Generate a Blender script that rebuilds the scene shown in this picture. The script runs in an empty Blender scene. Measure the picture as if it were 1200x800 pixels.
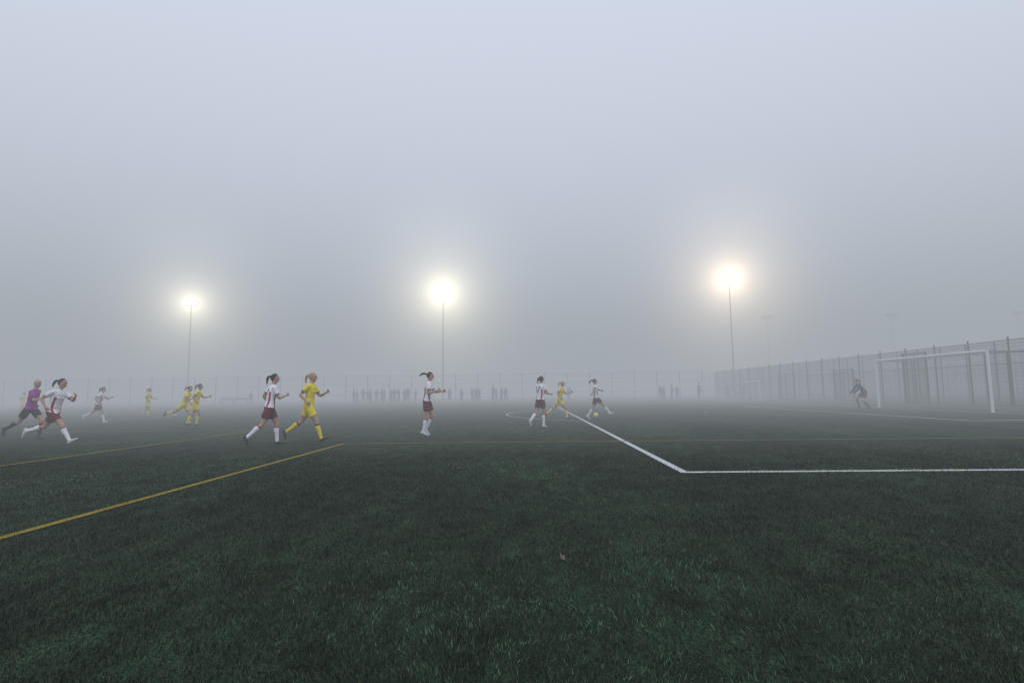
import bpy, math, random, bmesh
import numpy as np
from mathutils import Vector, Matrix, kdtree
random.seed(4); rng=np.random.default_rng(7)
sc=bpy.context.scene
sc.view_settings.view_transform='Standard'
try: sc.view_settings.look='None'
except Exception: pass
sc.view_settings.exposure=0
R=math.radians
col=sc.collection

# ------------------------------------------------------------ materials
def mat(name,c,rough=.8,var=.0,scale=20,bump=0.,spec=.3,metal=0.,c2=None):
    m=bpy.data.materials.new(name); m.use_nodes=True; nt=m.node_tree; b=nt.nodes['Principled BSDF']
    b.inputs['Roughness'].default_value=rough; b.inputs['Metallic'].default_value=metal
    b.inputs['Specular IOR Level'].default_value=spec
    b.inputs['Base Color'].default_value=(*c,1)
    tc=nt.nodes.new('ShaderNodeTexCoord'); n=nt.nodes.new('ShaderNodeTexNoise')
    n.inputs['Scale'].default_value=scale; n.inputs['Detail'].default_value=4
    nt.links.new(tc.outputs['Object'],n.inputs['Vector'])
    if var or c2:
        mx=nt.nodes.new('ShaderNodeMix'); mx.data_type='RGBA'
        lo=tuple(max(0,x*(1-var)) for x in c); hi=c2 or tuple(min(1,x*(1+var)) for x in c)
        mx.inputs[6].default_value=(*lo,1); mx.inputs[7].default_value=(*hi,1)
        nt.links.new(n.outputs['Fac'],mx.inputs[0]); nt.links.new(mx.outputs[2],b.inputs['Base Color'])
    if bump:
        bp=nt.nodes.new('ShaderNodeBump'); bp.inputs['Strength'].default_value=bump; bp.inputs['Distance'].default_value=.02
        nt.links.new(n.outputs['Fac'],bp.inputs['Height']); nt.links.new(bp.outputs['Normal'],b.inputs['Normal'])
    return m
M={}
M['skin']=mat('skin',(.50,.29,.21),.55,.08)
M['hair_dark']=mat('hair_dark',(.022,.014,.011),.5,.4,60,.6)
M['hair_blonde']=mat('hair_blonde',(.42,.27,.11),.5,.3,60,.6)
M['hair_brown']=mat('hair_brown',(.09,.05,.03),.5,.3,60,.6)
M['white']=mat('white_jersey',(.82,.82,.86),.8,.07,9,.8)
M['maroon']=mat('maroon_shorts',(.13,.012,.026),.8,.15,9,.8)
M['red']=mat('red_trim',(.36,.02,.045),.8,.1,9)
M['yellow']=mat('yellow_jersey',(.85,.68,.012),.8,.08,9,.8)
M['purple']=mat('purple_jersey',(.36,.05,.32),.8,.1,9,.8)
M['black']=mat('black_cloth',(.014,.014,.018),.8,.2,9,.6)
M['navy']=mat('dark_navy_cloth',(.02,.022,.05),.8,.2,9,.6)
M['grey']=mat('grey_coat',(.05,.055,.06),.8,.2,9,.6)
M['brown']=mat('brown_coat',(.05,.035,.03),.8,.2,9,.6)
M['blue']=mat('blue_coat',(.02,.03,.07),.8,.2,9,.6)
M['boot_w']=mat('boot_white',(.6,.6,.62),.5,.1)
M['boot_k']=mat('boot_black',(.02,.02,.022),.45,.1)
M['lip']=mat('lip',(.35,.10,.09),.5)
M['paint']=mat('white_painted_metal',(.8,.8,.8),.4,.05)
M['net']=mat('net_cord',(.30,.31,.31),.8)
M['fence']=mat('fence_green_steel',(.012,.020,.018),.5,.2,3,0,.3)
M['mast']=mat('galvanised_steel',(.13,.14,.14),.5,.15,3,0,.4,.3)
M['ballm']=mat('ball_yellow',(.85,.75,.05),.4)

# ------------------------------------------------------------ mesh utils
def mk(name,v,f,mats,idx=None,smooth=False,parent=None):
    me=bpy.data.meshes.new(name); me.from_pydata([tuple(x) for x in v],[],[tuple(x) for x in f])
    for m in mats: me.materials.append(m)
    if idx is not None: me.polygons.foreach_set('material_index',np.asarray(idx,dtype=np.int32))
    if smooth: me.polygons.foreach_set('use_smooth',[True]*len(me.polygons))
    me.update()
    o=bpy.data.objects.new(name,me); col.objects.link(o)
    if parent: o.parent=parent
    return o
def boxes(lst):
    a=np.array(lst,float); n=len(a)
    s=np.array([[-1,-1,-1],[1,-1,-1],[1,1,-1],[-1,1,-1],[-1,-1,1],[1,-1,1],[1,1,1],[-1,1,1]])*.5
    v=(a[:,None,:3]+a[:,None,3:6]*s[None]).reshape(-1,3)
    f=np.array([[0,3,2,1],[4,5,6,7],[0,1,5,4],[1,2,6,5],[2,3,7,6],[3,0,4,7]])
    f=(f[None]+np.arange(n)[:,None,None]*8).reshape(-1,4)
    return v,f
def tube(p0,p1,r0,r1,n=10):
    p0=np.array(p0,float);p1=np.array(p1,float);t=p1-p0;t/=np.linalg.norm(t)
    up=np.array([0,0,1.]) if abs(t[2])<.9 else np.array([1.,0,0])
    a=np.cross(t,up);a/=np.linalg.norm(a);b=np.cross(t,a)
    an=np.arange(n)/n*2*math.pi
    c=np.cos(an)[:,None]*a+np.sin(an)[:,None]*b
    v=np.vstack([p0+c*r0,p1+c*r1])
    f=[(i,(i+1)%n,n+(i+1)%n,n+i) for i in range(n)]+[tuple(range(n))[::-1],tuple(range(n,2*n))]
    return v,f
def join(parts):
    V=[];F=[];o=0
    for v,f in parts:
        V+=list(v); F+=[tuple(int(i)+o for i in q) for q in f]; o+=len(v)
    return V,F

# ------------------------------------------------------------ camera
cam=bpy.data.cameras.new('camera'); cam.lens=18.75; cam.sensor_width=36; cam.clip_end=3000; cam.clip_start=.05
co=bpy.data.objects.new('camera',cam); col.objects.link(co); sc.camera=co
co.matrix_world=Matrix.Translation((0,0,1.1))@Matrix.Rotation(R(1.83),4,'Z')@Matrix.Rotation(R(90+5.48),4,'X')@Matrix.Rotation(R(-.7),4,'Z')

# ------------------------------------------------------------ sky, sun
w=bpy.data.worlds.new('World'); sc.world=w; w.use_nodes=True; nt=w.node_tree
for n in list(nt.nodes): nt.nodes.remove(n)
out=nt.nodes.new('ShaderNodeOutputWorld'); sky=nt.nodes.new('ShaderNodeTexSky'); sky.sky_type='NISHITA'; sky.sun_disc=False
sky.sun_elevation=R(62); sky.sun_rotation=R(160); sky.air_density=1.0; sky.dust_density=1
b1=nt.nodes.new('ShaderNodeBackground'); b1.inputs[1].default_value=.05
b2=nt.nodes.new('ShaderNodeBackground'); b2.inputs[0].default_value=(.92,.97,1.10,1); b2.inputs[1].default_value=.86
ad=nt.nodes.new('ShaderNodeAddShader')
nt.links.new(sky.outputs[0],b1.inputs[0]); nt.links.new(b1.outputs[0],ad.inputs[0]); nt.links.new(b2.outputs[0],ad.inputs[1]); nt.links.new(ad.outputs[0],out.inputs[0])
sl=bpy.data.lights.new('sun','SUN'); sl.energy=.6; sl.angle=R(40); sl.color=(1,.97,.93)
so=bpy.data.objects.new('sun',sl); col.objects.link(so)
el,az=R(62),R(160)
sd=Vector((math.sin(az)*math.cos(el),math.cos(az)*math.cos(el),math.sin(el)))
so.rotation_euler=sd.to_track_quat('Z','Y').to_euler()

# ------------------------------------------------------------ fog banks (absorbing volumes with added emission in place of scattered light; thicker over the far half of the pitch)
def fogbank(name,y0,sig,colr,e,top):
    y1=700; v,f=boxes([(0,(y0+y1)/2,(top-2)/2-e,1300+e,y1-y0,top+2+e)])
    m=bpy.data.materials.new(name); m.use_nodes=True; nt=m.node_tree
    for n in list(nt.nodes): nt.nodes.remove(n)
    o=nt.nodes.new('ShaderNodeOutputMaterial'); a=nt.nodes.new('ShaderNodeVolumeAbsorption'); e=nt.nodes.new('ShaderNodeEmission'); s=nt.nodes.new('ShaderNodeAddShader')
    a.inputs[0].default_value=(0,0,0,1); a.inputs[1].default_value=sig
    e.inputs[0].default_value=(*colr,1); e.inputs[1].default_value=sig
    nt.links.new(a.outputs[0],s.inputs[0]); nt.links.new(e.outputs[0],s.inputs[1]); nt.links.new(s.outputs[0],o.inputs['Volume'])
    mk(name,v,f,[m])
FC=(.368,.398,.436)
fogbank('fog',-700,.0080,FC,0,20.5); fogbank('fog',9,.0165,FC,.1,20.5)

# ------------------------------------------------------------ ground
def turfmat():
    m=bpy.data.materials.new('artificial_turf'); m.use_nodes=True; nt=m.node_tree; b=nt.nodes['Principled BSDF']
    b.inputs['Roughness'].default_value=.9; b.inputs['Specular IOR Level'].default_value=.1
    tc=nt.nodes.new('ShaderNodeTexCoord')
    def noise(sc_,det,vec=(1,1,1),rough=.6):
        mp=nt.nodes.new('ShaderNodeMapping'); mp.inputs['Scale'].default_value=vec
        n=nt.nodes.new('ShaderNodeTexNoise'); n.inputs['Scale'].default_value=sc_; n.inputs['Detail'].default_value=det; n.inputs['Roughness'].default_value=rough
        nt.links.new(tc.outputs['Object'],mp.inputs[0]); nt.links.new(mp.outputs[0],n.inputs['Vector']); return n.outputs['Fac']
    def ramp(x,a,b_,ca,cb):
        r=nt.nodes.new('ShaderNodeMapRange'); r.inputs[1].default_value=a; r.inputs[2].default_value=b_; r.inputs[3].default_value=ca; r.inputs[4].default_value=cb
        nt.links.new(x,r.inputs[0]); return r.outputs[0]
    def mul(x,y):
        k=nt.nodes.new('ShaderNodeMath'); k.operation='MULTIPLY'; nt.links.new(x,k.inputs[0]); nt.links.new(y,k.inputs[1]); return k.outputs[0]
    fine=ramp(noise(55,4,rough=.8),.35,.72,.15,2.5)
    mid=ramp(noise(4,4,(1,.45,1)),.3,.7,.4,1.7)
    big=ramp(noise(.45,4,(1,.5,1)),.3,.7,.5,1.6)
    f=mul(mul(fine,mid),big)
    mx=nt.nodes.new('ShaderNodeMix'); mx.data_type='RGBA'
    mx.inputs[6].default_value=(.002,.005,.002,1); mx.inputs[7].default_value=(.018,.036,.018,1); mx.clamp_factor=False
    nt.links.new(f,mx.inputs[0]); nt.links.new(mx.outputs[2],b.inputs['Base Color'])
    bp=nt.nodes.new('ShaderNodeBump'); bp.inputs['Strength'].default_value=.6; bp.inputs['Distance'].default_value=.02
    nt.links.new(fine,bp.inputs['Height']); nt.links.new(bp.outputs[0],b.inputs['Normal'])
    return m
S=600
mk('ground',[(-S,-S,0),(S,-S,0),(S,S,0),(-S,S,0)],[(0,1,2,3)],[turfmat()])

# lines
BX=2.07; GX=19.9; BY0=7.42; BY1=47.5; LW=.11
YX=-4.2; YY=12.0
def rect(x0,y0,x1,y1,z): return (np.array([(x0,y0,z),(x1,y0,z),(x1,y1,z),(x0,y1,z)],float),[(0,1,2,3)])
h=LW/2
wl=[rect(BX-h,BY0-h,BX+h,BY1+h,.004),rect(BX+h,BY0-h,GX-h,BY0+h,.004),rect(BX+h,BY1-h,GX-h,BY1+h,.004),
    rect(GX-h,-8,GX+h,62,.004),rect(14.4-h,18.1,14.4+h,36.9,.004),rect(14.4+h,18.1,GX-h,18.22,.004),rect(14.4+h,36.78,GX-h,36.9,.004),
    rect(-90,62,GX+h,62.12,.004),rect(-29.56,-8,-29.44,62,.004)]
def arc(cx,cy,r,a0,a1,n,z=.004,w=LW):
    V=[];F=[]
    for i in range(n+1):
        a=a0+(a1-a0)*i/n
        for rr in (r-w/2,r+w/2): V.append((cx+math.cos(a)*rr,cy+math.sin(a)*rr,z))
    for i in range(n): F.append((2*i,2*i+1,2*i+3,2*i+2))
    return np.array(V),F
ha=math.acos((8.0-BX+h)/9.2)
wl.append(arc(8.0,27.5,9.2,math.pi-ha,math.pi+ha,40,.004,.07)); wl.append(arc(-29.5,27.5,9.15,0,2*math.pi,90,.0055,.08))
wl.append(arc(8.9,27.5,.06,0,2*math.pi,12,.004,.1))
lm=mat('white_line_paint',(.34,.38,.37),.9,.0,70,.5,.1,c2=(.76,.78,.78))
v,f=join(wl); mk('white_pitch_markings',v,f,[lm])
yl=[rect(YX-.045,-8,YX+.045,YY+.045,.009),rect(YX+.045,YY-.04,GX+3,YY+.04,.009),rect(-8.74,-8,-8.66,17,.009),rect(-16,17,-8.66,17.08,.009)]
ym=mat('yellow_line_paint',(.15,.11,.02),.9,.0,70,.5,.1,c2=(.34,.26,.04))
v,f=join(yl); mk('yellow_pitch_markings',v,f,[ym])

# turf blades near the camera
def vnoise(x,y,cell,seed):
    g=np.random.default_rng(seed).random((256,256)); X=x/cell+100;Y=y/cell+100
    xi=np.floor(X).astype(int);yi=np.floor(Y).astype(int);fx=X-xi;fy=Y-yi
    fx=fx*fx*(3-2*fx);fy=fy*fy*(3-2*fy);a=lambda i,j:g[(xi+i)%256,(yi+j)%256]
    return (a(0,0)*(1-fx)+a(1,0)*fx)*(1-fy)+(a(0,1)*(1-fx)+a(1,1)*fx)*fy
def blades():
    N=360000
    u=rng.random(N); y=1.3*(12.5/1.3)**(u**.85)
    x=(rng.random(N)*2-1)*(y*1.1+1.2)
    hgt=(.012+.016*rng.random(N))*(.6+.8*vnoise(x,y,.12,1)); wd=.0018+.0008*y
    fade=np.clip((12.5-y)/5,0.3,1); hgt*=fade
    an=rng.random(N)*2*math.pi; la=rng.random(N)*2*math.pi; ln=.02*rng.random(N)
    dirx=.012*(vnoise(x,y,.5,5)-.5)*2
    base=np.stack([x,y,np.zeros(N)],1); d=np.stack([np.cos(an),np.sin(an),np.zeros(N)],1)*wd[:,None]*.5
    tip=base+np.stack([np.cos(la)*ln+dirx,np.sin(la)*ln,hgt],1)
    V=np.stack([base-d,base+d,tip],1).reshape(-1,3)
    me=bpy.data.meshes.new('turf_blades'); me.vertices.add(3*N); me.vertices.foreach_set('co',V.ravel())
    me.loops.add(3*N); me.loops.foreach_set('vertex_index',np.arange(3*N,dtype=np.int32))
    me.polygons.add(N); me.polygons.foreach_set('loop_start',np.arange(N,dtype=np.int32)*3)
    try: me.polygons.foreach_set('loop_total',np.full(N,3,dtype=np.int32))
    except Exception: pass
    me.update()
    big=.25+1.6*vnoise(x,y,.9,2)*vnoise(x,y*.7,2.3,3)*1.9; cl=.2+1.6*vnoise(x,y,.07,4); rnd=rng.random(N)**4*4.6+.18
    k=(big*cl*rnd)[:,None]
    c=np.array([.019,.040,.020])*k
    c+=np.array([.010,.006,.007])*rng.random((N,1))*k
    wh=((np.abs(x-BX)<h)&(y>BY0-h))|((np.abs(y-BY0)<h)&(x>BX-h))
    c[wh]=np.array([.55,.58,.57])*(.45+.7*rng.random((wh.sum(),1)))
    ye=((np.abs(x-YX)<.045)&(y<YY+.045))|((np.abs(y-YY)<.04)&(x>YX))|((np.abs(x+8.7)<.04))
    c[ye]=np.array([.26,.19,.03])*(.35+.9*rng.random((ye.sum(),1)))
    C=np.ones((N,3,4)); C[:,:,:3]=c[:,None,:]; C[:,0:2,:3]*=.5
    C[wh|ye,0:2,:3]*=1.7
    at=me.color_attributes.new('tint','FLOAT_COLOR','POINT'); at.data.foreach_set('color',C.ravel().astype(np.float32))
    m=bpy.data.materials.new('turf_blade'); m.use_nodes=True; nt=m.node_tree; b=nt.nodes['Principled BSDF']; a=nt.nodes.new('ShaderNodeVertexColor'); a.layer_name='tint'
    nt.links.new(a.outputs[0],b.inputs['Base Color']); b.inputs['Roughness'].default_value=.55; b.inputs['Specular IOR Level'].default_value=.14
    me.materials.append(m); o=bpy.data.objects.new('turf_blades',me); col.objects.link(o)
blades()

# fallen leaf
lv=[(0,-.03,.02),(.018,-.01,.028),(.03,.012,.035),(.012,.015,.03),(0,.04,.045),(-.012,.015,.03),(-.03,.012,.028),(-.018,-.01,.022),(0,0,.018)]
lf=mk('fallen_leaf',lv,[(8,i,(i+1)%8) for i in range(8)],[mat('dry_leaf',(.12,.09,.08),.7,.3)]); lf.location=(.19,3.6,.012); lf.rotation_euler=(.35,.1,.8); lf.scale=(.85,.85,.85)

# ------------------------------------------------------------ people
def nrm(a): a=np.array(a,float); return a/np.linalg.norm(a)
class B:
    def __init__(s): s.v=[];s.f=[];s.l=[];s.ev=[];s.ef=[];s.el=[]
def loft(bd,pts,ra,rb,lat,lab,c0=1.,c1=1.,n=18,step=.016,extra=False):
    P=[np.array(p,float) for p in pts]; q=[];A=[];Bq=[]
    for i in range(len(P)-1):
        m=max(1,int(math.ceil(np.linalg.norm(P[i+1]-P[i])/step)))
        for j in range(m):
            t=j/m; ts=t
            q.append(P[i]*(1-t)+P[i+1]*t);A.append(ra[i]*(1-ts)+ra[i+1]*ts);Bq.append(rb[i]*(1-ts)+rb[i+1]*ts)
    q.append(P[-1]);A.append(ra[-1]);Bq.append(rb[-1]); q=np.array(q);A=np.array(A);Bq=np.array(Bq)
    T=np.gradient(q,axis=0)
    T/=np.linalg.norm(T,axis=1)[:,None]
    r0=min(A[0],Bq[0])*c0; r1=min(A[-1],Bq[-1])*c1
    ks=(.95,.75,.4)
    Q=[q[0]-T[0]*r0*k for k in ks]+list(q)+[q[-1]+T[-1]*r1*k for k in ks[::-1]]
    sq=[math.sqrt(1-k*k) for k in ks]
    AA=[A[0]*s for s in sq]+list(A)+[A[-1]*s for s in sq[::-1]]
    BB=[Bq[0]*s for s in sq]+list(Bq)+[Bq[-1]*s for s in sq[::-1]]
    TT=[T[0]]*3+list(T)+[T[-1]]*3
    lat=nrm(lat); an=np.arange(n)/n*2*math.pi
    V=[];F=[]
    for c,a,b_,t in zip(Q,AA,BB,TT):
        bb=np.cross(t,lat)
        if np.linalg.norm(bb)<.05: bb=np.cross(t,np.array([.3,.2,.9]))
        bb=nrm(bb); aa=nrm(np.cross(bb,t))
        V.append(c+np.cos(an)[:,None]*aa*a+np.sin(an)[:,None]*bb*b_)
    m=len(V); V=np.vstack(V)
    for i in range(m-1):
        for j in range(n): F.append((i*n+j,i*n+(j+1)%n,(i+1)*n+(j+1)%n,(i+1)*n+j))
    F.append(tuple(range(n))[::-1]); F.append(tuple((m-1)*n+i for i in range(n)))
    if extra:
        o=len(bd.ev); bd.ev+=list(V); bd.ef+=[tuple(i+o for i in x) for x in F]; bd.el+=[lab]*len(F)
    else:
        o=len(bd.v); bd.v+=list(V); bd.f+=[tuple(i+o for i in x) for x in F]; bd.l+=[lab]*len(V)
SK,HA,SH,ST,SO,BO,TR,DK,LP=range(9)
def person(name,loc,yaw,H,P,kit,hair='hair_dark',tail=None,voxel=.011,male=False,coat=False,cap=False,number=None):
    bd=B(); g=R
    l=g(P.get('lean',8)); u=np.array([math.sin(l),0,math.cos(l)]); f=np.array([math.cos(l),0,-math.sin(l)]); y=np.array([0,1.,0])
    tw=g(P.get('twist',0)); sl_=y*math.cos(tw)-f*math.sin(tw); sf=nrm(np.cross(sl_,u))
    pel=np.array([0,0,.9]); wm=1.12 if male else 1.
    bot=-.05 if not coat else -.22
    loft(bd,[pel+u*bot,pel+u*.02,pel+u*.14,pel+u*.30,pel+u*.40,pel+u*.455,pel+u*.50],[.16,.152,.135*wm,.15*wm,.158*wm,.12,.055],[.118,.112,.098,.108,.10,.075,.05],sl_,SH,.15,.5)
    if not male and not coat:
        for sg in (-1,1): loft(bd,[pel+u*.32+sl_*.055*sg+sf*.06,pel+u*.31+sl_*.055*sg+sf*.075],[.045,.04],[.045,.04],sl_,SH)
    c7=pel+u*.49
    shw=.15*wm; sj={}
    for sg in (1,-1): sj[sg]=c7-u*.055+sl_*shw*sg
    loft(bd,[sj[1],c7-u*.03,sj[-1]],[.05,.055,.05],[.05,.055,.05],[0,0,1],SH)
    loft(bd,[pel+u*.02,pel-np.array([0,0,.06]),pel-np.array([0,0,.10])],[.148,.155,.135],[.112,.122,.108],y,ST,.5,.5)
    legs=[]
    for sg,key in ((1,'L'),(-1,'R')):
        a,k,p,ab=[g(t) for t in P[key+'leg']]
        hip=pel+y*.08*sg-np.array([0,0,.05])
        d=nrm([math.sin(a)*math.cos(ab),sg*math.sin(ab),-math.cos(a)*math.cos(ab)])
        knee=hip+d*.42; c=a-k; d2=nrm([math.sin(c)*math.cos(ab*.5),sg*math.sin(ab*.5),-math.cos(c)]); ank=knee+d2*.41
        fr=nrm([math.cos(a),0,math.sin(a)])
        if coat or P.get('trousers'):
            loft(bd,[hip,knee,ank],[.09,.068,.055],[.1,.072,.06],y,ST,1,.3)
        else:
            legs.append((knee,d2)); hem=.62
            loft(bd,[hip+d*.0,hip+d*.12,hip+d*.42*hem],[.082,.09,.086],[.10,.10,.094],y,ST,1,.12)
            loft(bd,[hip+d*.42*(hem-.06),knee-d*.05,knee,knee+d2*.05,knee+d2*.075],[.07,.053,.050,.046,.046],[.078,.058,.053,.048,.048],y,SK,.2,.5)
            ca=knee+d2*.14-fr*.014
            loft(bd,[knee+d2*.055,knee+d2*.10],[.049,.052],[.051,.056],y,kit.get('band',SO),.15,.3)
            loft(bd,[knee+d2*.10,ca,knee+d2*.25,ank],[.051,.053,.043,.034],[.054,.059,.046,.038],y,SO,.2,.8)
        ph=c-p; fd=np.array([math.cos(ph),0,math.sin(ph)]); dn=np.array([math.sin(ph),0,-math.cos(ph)])
        loft(bd,[ank-fd*.035+dn*.035,ank+fd*.03+dn*.035,ank+fd*.10+dn*.05,ank+fd*.165+dn*.06],[.034,.04,.045,.036],[.042,.045,.03,.02],y,BO,1,1)
        a,e,ab,cr=[g(t) for t in P[key+'arm']]
        S0=sj[sg]; d=nrm(sf*math.sin(a)*math.cos(ab)+sl_*sg*math.sin(ab)+np.array([0,0,-1.])*math.cos(a)*math.cos(ab))
        elb=S0+d*.27; fa=a+e
        d2=nrm(sf*math.sin(fa)*math.cos(cr)-sl_*sg*math.sin(cr)+np.array([0,0,-1.])*math.cos(fa)*math.cos(cr)); wr=elb+d2*.235
        latA=sl_ if abs(np.dot(d,sl_))<.8 else sf
        if coat or P.get('longsleeve'):
            loft(bd,[S0,elb,wr],[.06,.052,.04],[.064,.054,.042],latA,SH,1,.3)
        else:
            loft(bd,[S0,S0+d*.10,S0+d*.15],[.052,.057,.056],[.056,.06,.058],latA,SH,1,.3)
            loft(bd,[S0+d*.15,S0+d*.175],[.0565,.056],[.0585,.058],latA,TR,.2,.15)
            loft(bd,[S0+d*.165,elb-d*.03,elb+d2*.03,elb+d2*.09,wr],[.040,.034,.035,.034,.023],[.043,.037,.037,.034,.02],latA,SK,.2,.8)
        hd=d2; wx=nrm(np.cross(hd,sl_)) if abs(np.dot(hd,sl_))<.9 else sf
        wx=nrm(wx-hd*np.dot(wx,hd)); pn=nrm(np.cross(hd,wx))
        if np.dot(pn,-sl_*sg)<0: pn=-pn
        if np.dot(wx,sf)+wx[2]<0: wx=-wx
        pc=wr+hd*.075
        loft(bd,[wr-hd*.01,wr+hd*.03,pc],[.022,.034,.036],[.018,.016,.013],wx,SK,.8,.8)
        if voxel<.016:
            for i,(ow,ln) in enumerate(((-.028,.055),(-.0095,.066),(.0095,.072),(.028,.064))):
                q0=pc+wx*ow-hd*.01; dd=nrm(hd*math.cos(.6)+pn*math.sin(.6)+wx*ow*2); q1=q0+dd*ln*.5
                de=nrm(hd*math.cos(1.5)+pn*math.sin(1.5)); q2=q1+de*ln*.5
                loft(bd,[q0,q1,q2],[.0095,.0088,.007],[.0095,.0088,.007],wx,SK,n=7,extra=True)
            q0=wr+hd*.03+wx*.026; q1=q0+nrm(hd*.7+wx*.6+pn*.3)*.032; q2=q1+nrm(hd*.9+wx*.1+pn*.5)*.028
            loft(bd,[q0,q1,q2],[.012,.0105,.008],[.012,.0105,.008],pn,SK,n=7,extra=True)
    hy=g(P.get('hyaw',0)); hp=g(P.get('hpitch',0))+l*.35
    hf=np.array([math.cos(hy)*math.cos(hp),math.sin(hy)*math.cos(hp),-math.sin(hp)]); hl=nrm(np.cross([0,0,1.],hf)); hu=np.cross(hf,hl)
    hc=c7+nrm(u+hu)*.165+hf*.02
    loft(bd,[c7-u*.01,hc-hu*.06-hf*.012],[.046,.044],[.048,.048],hl,SK,.3,.5)
    zz=[-.112,-.10,-.07,-.03,.0,.04,.08,.105]; wa=[.022,.036,.052,.064,.070,.072,.058,.03]; fa_=[.03,.046,.068,.082,.088,.088,.07,.04]
    off=[.03,.025,.014,.004,0,-.004,-.006,-.006]
    loft(bd,[hc+hu*z+hf*o for z,o in zip(zz,off)],wa,fa_,hl,SK,.3,.6)
    hcn=hc-hf*.020+hu*.020; hr=(.090,.079,.100)
    if hair is not None:
        zs=np.linspace(-.97,.97,9)
        loft(bd,[hcn+hu*hr[2]*z for z in zs],[hr[1]*math.sqrt(1-z*z) for z in zs],[hr[0]*math.sqrt(1-z*z) for z in zs],hl,HA,.3,.3)
        if tail:
            pts=[hcn-hf*.08+hu*.03]; dirs={'down':[(-.6,-.2),(-.3,-1),(-.1,-1),(.0,-1)],'fly':[(-1,.25),(-1,-.1),(-.9,-.5),(-.7,-.8)],'swing':[(-1,0),(-.7,-.7),(-.5,-.9),(-.35,-1)]}[tail]
            for dx,dz in dirs: pts.append(pts[-1]+nrm(hf*dx+np.array([0,0,dz])+hl*.1)*.062)
            loft(bd,pts,[.02,.030,.032,.024,.009],[.02,.030,.030,.022,.009],hl,HA)
    for sg in (1,-1):
        e0=hc+hl*.069*sg-hu*.005-hf*.005
        loft(bd,[e0-hu*.022,e0+hu*.022],[.009,.011],[.014,.018],hl,SK)
    if voxel<.016:
        loft(bd,[hc+hf*.082+hu*.012,hc+hf*.102-hu*.022],[.008,.013],[.008,.011],hl,SK,n=8,extra=True)
        for sg in (1,-1):
            loft(bd,[hc+hf*.074+hl*(.020*sg)+hu*.012,hc+hf*.070+hl*(.040*sg)+hu*.011],[.007,.006],[.010,.009],hu,DK,n=8,extra=True)
            loft(bd,[hc+hf*.080+hl*(.018*sg)+hu*.032,hc+hf*.072+hl*(.044*sg)+hu*.032],[.003,.003],[.006,.005],hu,HA,n=6,extra=True)
        loft(bd,[hc+hf*.081+hl*.02-hu*.058,hc+hf*.087-hu*.057,hc+hf*.081-hl*.02-hu*.058],[.005,.007,.005],[.006,.008,.006],hu,LP,n=8,extra=True)
    if cap: loft(bd,[hc+hu*.03,hc+hu*.09,hc+hu*.125],[.084,.08,.04],[.098,.092,.045],hl,TR)
    me=bpy.data.meshes.new('tmp'); me.from_pydata([tuple(v) for v in bd.v],[],bd.f); ob=bpy.data.objects.new('tmp',me); col.objects.link(ob)
    md=ob.modifiers.new('r','REMESH'); md.mode='VOXEL'; md.voxel_size=voxel
    sm=ob.modifiers.new('s','SMOOTH'); sm.iterations=2; sm.factor=.5
    dg=bpy.context.evaluated_depsgraph_get(); e=ob.evaluated_get(dg).to_mesh()
    nv=len(e.vertices); V=np.empty(nv*3); e.vertices.foreach_get('co',V); V=V.reshape(-1,3)
    F=[tuple(p.vertices) for p in e.polygons]
    ob.evaluated_get(dg).to_mesh_clear(); bpy.data.objects.remove(ob); bpy.data.meshes.remove(me)
    kd=kdtree.KDTree(len(bd.v))
    for i,v in enumerate(bd.v): kd.insert(Vector(v),i)
    kd.balance()
    band=kit.get('band',SO); L=[]
    for q in F:
        c=V[list(q)].mean(0); lab=bd.l[kd.find(Vector(c))[1]]
        r=c-pel; tz=r@u; ty=r@sl_; tx=r@sf
        if not coat:
            if lab in (SH,ST) and tz<.05: lab=SH if tz>-.035 else ST
            if lab==SH and number is not None:
                if tx<-.03 and .20<tz<.40 and abs(ty)<.06:
                    t=(tz-.20)/.2
                    if number==7 and (t>.84 or abs(ty-(-.05+.09*(1-t)))<.016): lab=DK
                    if number==1 and abs(ty)<.014: lab=DK
                    if number==4 and (abs(ty+.03)<.014 or abs(t-.4)<.08 or (abs(ty-.04)<.014 and t>.4)): lab=DK
                if kit.get('side') and .085<abs(ty)<.125 and tz<.33 : lab=TR
            if lab in (SK,SO,TR):
                for kn,kd2 in legs:
                    rr=c-kn; t=rr@kd2
                    if -.02<t<.2 and np.linalg.norm(rr-kd2*t)<.08: lab=SK if t<.058 else (band if t<.095 else SO)
        rh=c-hc
        if hair is not None and lab in (SK,HA) and rh@rh<.0185:
            a_=rh@hf; b_=rh@hu
            if a_>-.095: lab=HA if a_-.7*b_<-.004 and b_>-.085 else SK
        L.append(lab)
    Vall=np.vstack([V]+([np.array(bd.ev)] if bd.ev else []))
    F+= [tuple(i+nv for i in q) for q in bd.ef]; L+=bd.el
    Vall[:,2]-=Vall[:,2].min(); Vall*=H/1.65; Vall[:,2]+=P.get('z',.008)
    ms=[M['skin'],M[hair or 'hair_brown'],M[kit['shirt']],M[kit['shorts']],M[kit['sock']],M[kit['boot']],M[kit['trim']],M['black'],M['lip']]
    o=mk(name,Vall,F,ms,L,True)
    o.location=(loc[0],loc[1],0); o.rotation_euler=(0,0,g(yaw))
    return o
WH=dict(shirt='white',shorts='maroon',sock='white',boot='boot_w',trim='red',side=True,band=TR)
WK=dict(WH,boot='boot_k')
YE=dict(shirt='yellow',shorts='yellow',sock='yellow',boot='boot_k',trim='black',band=TR)
RF=dict(shirt='purple',shorts='black',sock='black',boot='boot_k',trim='black')
GK=dict(shirt='navy',shorts='black',sock='navy',boot='boot_k',trim='black')
N_='football_player'
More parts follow.
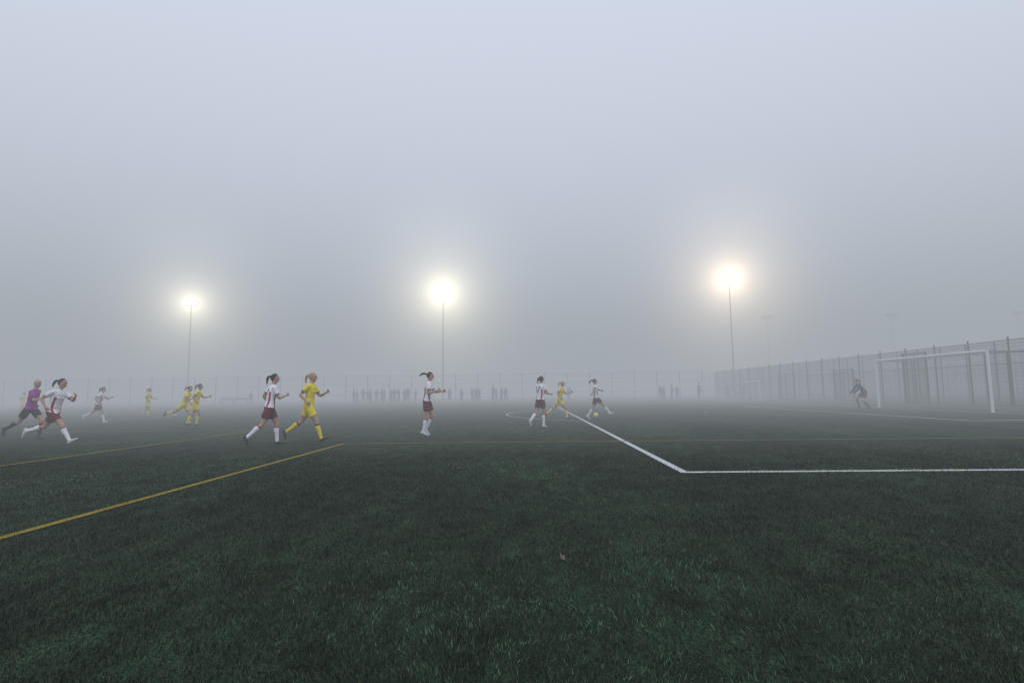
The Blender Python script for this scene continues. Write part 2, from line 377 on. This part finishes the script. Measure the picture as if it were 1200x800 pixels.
# legs: (hip flex, knee flex, plantar, abduct)   arms: (shoulder, elbow, abduct, cross)
person('referee',(-13.6,14.2),0,1.64,dict(lean=12,twist=15,Rleg=(-34,28,20,0),Lleg=(40,48,-5,0),Rarm=(25,100,10,20),Larm=(-45,80,12,0)),RF,None,male=True)
person(N_,(-11.5,12.6),5,1.66,dict(lean=15,twist=-15,Lleg=(-34,42,25,0),Rleg=(42,14,-5,0),Larm=(45,85,15,20),Rarm=(-45,85,20,0)),WH,'hair_dark','swing',number=7)
person(N_,(-18.7,22.7),10,1.56,dict(lean=14,twist=12,Lleg=(-38,25,25,0),Rleg=(32,22,0,0),Larm=(35,85,15,20),Rarm=(-40,80,20,0)),WH,'hair_dark','down',.013,number=4)
person(N_,(-20.9,28.7),15,1.5,dict(lean=6,Lleg=(-14,22,10,3),Rleg=(14,18,0,3),Larm=(20,60,12,10),Rarm=(-20,60,12,0)),YE,'hair_brown','down',.015)
person(N_,(-12.0,18.9),20,1.47,dict(lean=12,Lleg=(-12,20,15,0),Rleg=(22,35,0,0),Larm=(30,80,12,10),Rarm=(-35,80,12,0)),YE,'hair_brown','down',.013)
person(N_,(-13.4,20.4),0,1.5,dict(lean=20,Rleg=(-46,35,25,0),Lleg=(25,20,0,0),Larm=(-30,80,12,10),Rarm=(35,80,12,0)),YE,'hair_brown','swing',.013)
person(N_,(-5.83,11.85),28,1.55,dict(lean=8,twist=12,Rleg=(-22,26,15,0),Lleg=(24,22,-5,0),Rarm=(20,95,12,25),Larm=(-35,80,15,0),hyaw=-10),WK,'hair_dark','down',.010,number=7)
person(N_,(-5.25,12.6),8,1.62,dict(lean=6,twist=-12,Rleg=(30,14,-8,0),Lleg=(-28,28,18,0),Rarm=(-38,85,14,0),Larm=(28,90,14,15),hyaw=-5),YE,'hair_blonde','down',.010)
person(N_,(-2.7,14.0),2,1.56,dict(lean=7,Rleg=(2,16,4,0),Lleg=(18,42,8,0),Rarm=(12,105,14,20),Larm=(32,70,15,10)),WH,'hair_dark','fly',.010,number=4)
person(N_,(.33,16.9),50,1.53,dict(lean=6,Rleg=(8,12,0,2),Lleg=(-14,36,15,2),Rarm=(10,80,14,0),Larm=(20,80,14,10)),WH,'hair_dark','down',.011,number=7)
person(N_,(1.22,22.0),-5,1.55,dict(lean=12,twist=-12,Rleg=(34,22,-5,0),Lleg=(-34,22,20,0),Rarm=(-30,75,20,0),Larm=(35,80,20,0)),YE,'hair_blonde','down',.013)
person(N_,(2.6,21.2),0,1.53,dict(lean=-4,Rleg=(46,10,15,8),Lleg=(-14,22,5,4),Rarm=(-45,15,65,-30),Larm=(50,15,60,-20)),WH,'hair_dark','swing',.013,number=1)
person('goalkeeper',(16.5,27.0),172,1.62,dict(lean=38,Rleg=(48,62,0,10),Lleg=(20,52,5,12),Rarm=(45,35,25,10),Larm=(50,30,25,10),longsleeve=True,hpitch=-18),GK,'hair_dark','down',.014)
person(N_,(-37,38),0,1.5,dict(lean=8,Lleg=(-20,30,15,0),Rleg=(20,25,0,0),Larm=(30,80,12,10),Rarm=(-35,80,12,0)),YE,'hair_brown','down',.018)
def stand(c,cap,H,ar,male): 
    k=dict(shirt=c,shorts='navy' if c!='navy' else 'black',sock='black',boot='boot_k',trim='black')
    return person('spectator',(0,0),0,H,dict(lean=2,Rleg=(3,2,0,4),Lleg=(-3,2,0,4),**ar),k,'hair_brown',None,.024,male,True,cap)
A1=dict(Rarm=(5,15,6,0),Larm=(5,15,6,0)); A2=dict(Rarm=(15,95,8,30),Larm=(15,90,8,30)); A3=dict(Rarm=(-5,50,20,-5),Larm=(10,30,8,0))
var=[stand('black',True,1.78,A1,True),stand('grey',False,1.68,A2,False),stand('navy',False,1.75,A3,True),stand('brown',True,1.6,A1,False),stand('blue',False,1.72,A2,True)]
px=[413,417,424,430,433,440,446,449,457,461,466,473,477,486,526,540,553,557,561,577,581,587,592,771,775,784,790,815,848,868,290,309,666]
for i,p in enumerate(px):
    y=62.8+random.random()*3; xx=(p-620)*y/625
    if i<5: o=var[i]
    else:
        o=bpy.data.objects.new('spectator',var[random.randrange(5)].data); col.objects.link(o)
    o.location=(xx,y,0); o.rotation_euler=(0,0,R(-90+random.uniform(-70,70))); s=random.uniform(.94,1.08); o.scale=(s*1.08,s*1.08,s)

# ------------------------------------------------------------ ball
bm=bmesh.new(); bmesh.ops.create_icosphere(bm,subdivisions=2,radius=.11)
me=bpy.data.meshes.new('football'); bmesh.ops.bevel(bm,geom=[v for v in bm.verts],offset=.012,affect='VERTICES'); bm.to_mesh(me); bm.free()
for m in (M['ballm'],M['black']): me.materials.append(m)
for p in me.polygons:
    p.use_smooth=True
    if len(p.vertices)==5: p.material_index=1
o=bpy.data.objects.new('football',me); col.objects.link(o); o.location=(2.75,22.6,.12)

# ------------------------------------------------------------ goals
def goal(name,x,y0,y1,H,depth,r,step):
    e=bpy.data.objects.new(name,None); col.objects.link(e)
    fr=[tube((x,y0,0),(x,y0,H+r),r,r,14),tube((x,y1,0),(x,y1,H+r),r,r,14),tube((x,y0+r,H),(x,y1-r,H),r*.97,r*.97,14)]
    v,f=join(fr); mk('frame',v,f,[M['paint']],None,False,e)
    rr=r*.4; xb=x+depth
    bk=[tube((xb,y0,0),(xb,y0,H*.98),rr,rr,8),tube((xb,y1,0),(xb,y1,H*.98),rr,rr,8),tube((xb,y0,rr),(xb,y1,rr),rr*.9,rr*.9,8),
        tube((x,y0,rr),(xb,y0,rr),rr*.9,rr*.9,8),tube((x,y1,rr),(xb,y1,rr),rr*.9,rr*.9,8),tube((x,y0,H),(xb,y0,H*.97),rr*.9,rr*.9,8),tube((x,y1,H),(xb,y1,H*.97),rr*.9,rr*.9,8)]
    v,f=join(bk); mk('back_stanchions',v,f,[M['mast']],None,False,e)
    t=.003; nb=[]
    for yy in np.arange(y0,y1,step): nb.append((xb-.03,yy,H*.48,t,t,H*.96)); nb.append((x+depth/2,yy,H-.03,depth,t,t))
    for z in np.arange(.05,H,step): nb.append((xb-.03,(y0+y1)/2,z,t,y1-y0,t)); 
    for yy in (y0+.03,y1-.03):
        for z in np.arange(.05,H,step): nb.append((x+depth/2,yy,z,depth,t,t))
        for q in np.arange(step,depth,step): nb.append((x+q,yy,H/2,t,t,H))
    for q in np.arange(step,depth,step): nb.append((x+q,(y0+y1)/2,H-.03,t,y1-y0,t))
    v,f=boxes(nb); mk('net',v,f,[M['net']],None,False,e)
goal('football_goal',GX,23.8,31.3,2.66,2.0,.062,.14)
goal('small_football_goal',22.0,52.0,55.2,1.9,1.0,.05,.12)

# ------------------------------------------------------------ fences
def fence(name,p0,p1,H,post,wire,ww,low=1.1,thick=.07,rails=(),hw=.2):
    p0=np.array(p0,float);p1=np.array(p1,float);L=np.linalg.norm(p1-p0);d=(p1-p0)/L;ax=0 if abs(d[0])>.5 else 1
    nb=[]
    def put(t,z,lt,lz,th,off=0.):
        c=p0+d*t
        if ax==0: nb.append((c[0],c[1]+off,z,lt,th,lz))
        else: nb.append((c[0]+off,c[1],z,th,lt,lz))
    t=0
    while t<=L: put(t,(H+.15)/2,thick,H+.15,thick); t+=post
    for z in rails: put(L/2,z,L,.035,.03,thick*.5+.02)
    t=wire
    while t<L: put(t,H/2,ww,H,.006,-.045); t+=wire
    z=.1
    while z<H: put(L/2,z,L,ww,.006,-.055); z+=hw if z>low else hw/2
    v,f=boxes(nb); return mk(name,v,f,[M['fence']])
fence('perimeter_fence',(-115,72),(24.4,72),3.6,3.0,.16,.008,rails=(1.1,2.4,3.58))
fence('perimeter_fence',(24.5,8),(24.5,71.9),3.5,2.5,.05,.008,2.3,.06,rails=(2.3,3.48),hw=.08)
fence('perimeter_fence',(34,14),(34,110),4.2,2.6,.12,.010,1.0,.08,rails=(2.1,4.18))
fence('perimeter_fence',(25,72.3),(120,72.3),3.6,3.0,.16,.008,rails=(1.1,3.58))
def gate(x,y0,y1,H):
    nb=[(x,y0,H/2,.10,.10,H),(x,y1,H/2,.10,.10,H),(x,(y0+y1)/2,H-.05,.07,y1-y0-.12,.07),(x,(y0+y1)/2,.15,.06,y1-y0-.12,.06),(x,(y0+y1)/2,H/2,.06,.06,H-.22)]
    for q in np.arange(y0+.08,y1,.05): nb.append((x+.05,q,H/2,.006,.006,H-.3))
    for z in np.arange(.3,H,.1): nb.append((x+.065,(y0+y1)/2,z,.006,y1-y0-.2,.006))
    v,f=boxes(nb); mk('fence_gate',v,f,[M['fence']])
gate(24.3,26.6,29.2,2.9); gate(24.3,33.5,35.5,3.3); gate(24.3,41,43.5,2.6); gate(24.3,50,53,2.6)
gate(29,24,29,3.9)
def bench(x,y):
    e=bpy.data.objects.new('substitutes_bench',None); col.objects.link(e); e.location=(x,y,0)
    v,f=boxes([(0,0,.45,3.6,.4,.05)]); mk('seat',v,f,[M['grey']],parent=e)
    v,f=boxes([(0,.22,.75,3.6,.04,.25)]); mk('backrest',v,f,[M['grey']],parent=e)
    v,f=boxes([(a,b,.21,.06,.06,.42) for a in (-1.6,0,1.6) for b in (-.15,.15)]+[(a,.25,.43,.05,.02,.86) for a in (-1.6,0,1.6)]); mk('legs',v,f,[M['mast']],parent=e)
bench(-36.5,65)

# ------------------------------------------------------------ floodlights
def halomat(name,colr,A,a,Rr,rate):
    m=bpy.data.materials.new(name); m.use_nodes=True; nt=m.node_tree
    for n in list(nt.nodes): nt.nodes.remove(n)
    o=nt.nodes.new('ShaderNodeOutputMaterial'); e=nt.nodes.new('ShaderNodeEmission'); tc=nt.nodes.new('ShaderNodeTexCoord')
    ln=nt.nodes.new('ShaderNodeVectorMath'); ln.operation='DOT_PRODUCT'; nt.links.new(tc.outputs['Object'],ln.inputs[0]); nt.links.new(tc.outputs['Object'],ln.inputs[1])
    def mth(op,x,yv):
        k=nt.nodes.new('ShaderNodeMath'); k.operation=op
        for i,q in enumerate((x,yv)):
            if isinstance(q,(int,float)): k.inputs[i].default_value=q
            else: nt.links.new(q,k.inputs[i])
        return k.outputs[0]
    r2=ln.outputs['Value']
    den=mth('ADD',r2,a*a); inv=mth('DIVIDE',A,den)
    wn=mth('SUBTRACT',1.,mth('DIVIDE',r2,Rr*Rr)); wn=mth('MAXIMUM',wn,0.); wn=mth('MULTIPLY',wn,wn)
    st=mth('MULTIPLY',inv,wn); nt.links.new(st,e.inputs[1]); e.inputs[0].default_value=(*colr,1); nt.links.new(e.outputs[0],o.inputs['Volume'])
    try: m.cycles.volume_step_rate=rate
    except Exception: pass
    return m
def ico(r,sub=3):
    bm=bmesh.new(); bmesh.ops.create_icosphere(bm,subdivisions=sub,radius=r); me=bpy.data.meshes.new('emissive_halo'); bm.to_mesh(me); bm.free(); return me
def floodlight(x,y,H,lit=None,name='floodlight'):
    e=bpy.data.objects.new(name,None); col.objects.link(e); e.location=(x,y,0)
    v,f=join([tube((0,0,0),(0,0,H),.12,.06,12),tube((0,0,0),(0,0,.35),.2,.2,12)]); mk('mast',v,f,[M['mast']],parent=e)
    v,f=boxes([(0,0,H,2.0,.1,.1)]); mk('crossarm',v,f,[M['mast']],parent=e)
    em=None
    if lit:
        em=bpy.data.materials.new('lamp_lens'); em.use_nodes=True; b=em.node_tree.nodes['Principled BSDF']; b.inputs['Base Color'].default_value=(.8,.8,.8,1)
        b.inputs['Emission Color'].default_value=(*lit,1); b.inputs['Emission Strength'].default_value=40
        try: em.cycles.emission_sampling='NONE'
        except Exception: pass
    for i,dx in enumerate((-.8,-.27,.27,.8)):
        v,f=boxes([(0,0,0,.46,.22,.42),(0,.16,.0,.3,.1,.3),(0,.0,-.27,.08,.08,.12)]); o=mk('lamp_housing',v,f,[M['mast']],parent=e); o.location=(dx,-.12,H+.38); o.rotation_euler=(R(35),0,0)
        v,f=boxes([(0,-.125,0,.40,.02,.36)]); o=mk('lamp_lens',v,f,[em or M['grey']],parent=e); o.location=(dx,-.12,H+.38); o.rotation_euler=(R(35),0,0)
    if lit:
        for nm,A,a,Rr,rate in (('emissive_halo',3.2,1.3,20.,.42),):  # added glow sphere, imitates lamp light scattering in the fog
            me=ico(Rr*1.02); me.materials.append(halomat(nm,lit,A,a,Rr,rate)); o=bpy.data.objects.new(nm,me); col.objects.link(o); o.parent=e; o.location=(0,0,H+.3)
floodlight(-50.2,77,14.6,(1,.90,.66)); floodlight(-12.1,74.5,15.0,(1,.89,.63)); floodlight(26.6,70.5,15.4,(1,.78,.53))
for x in (47,71,95): floodlight(x,106,15)
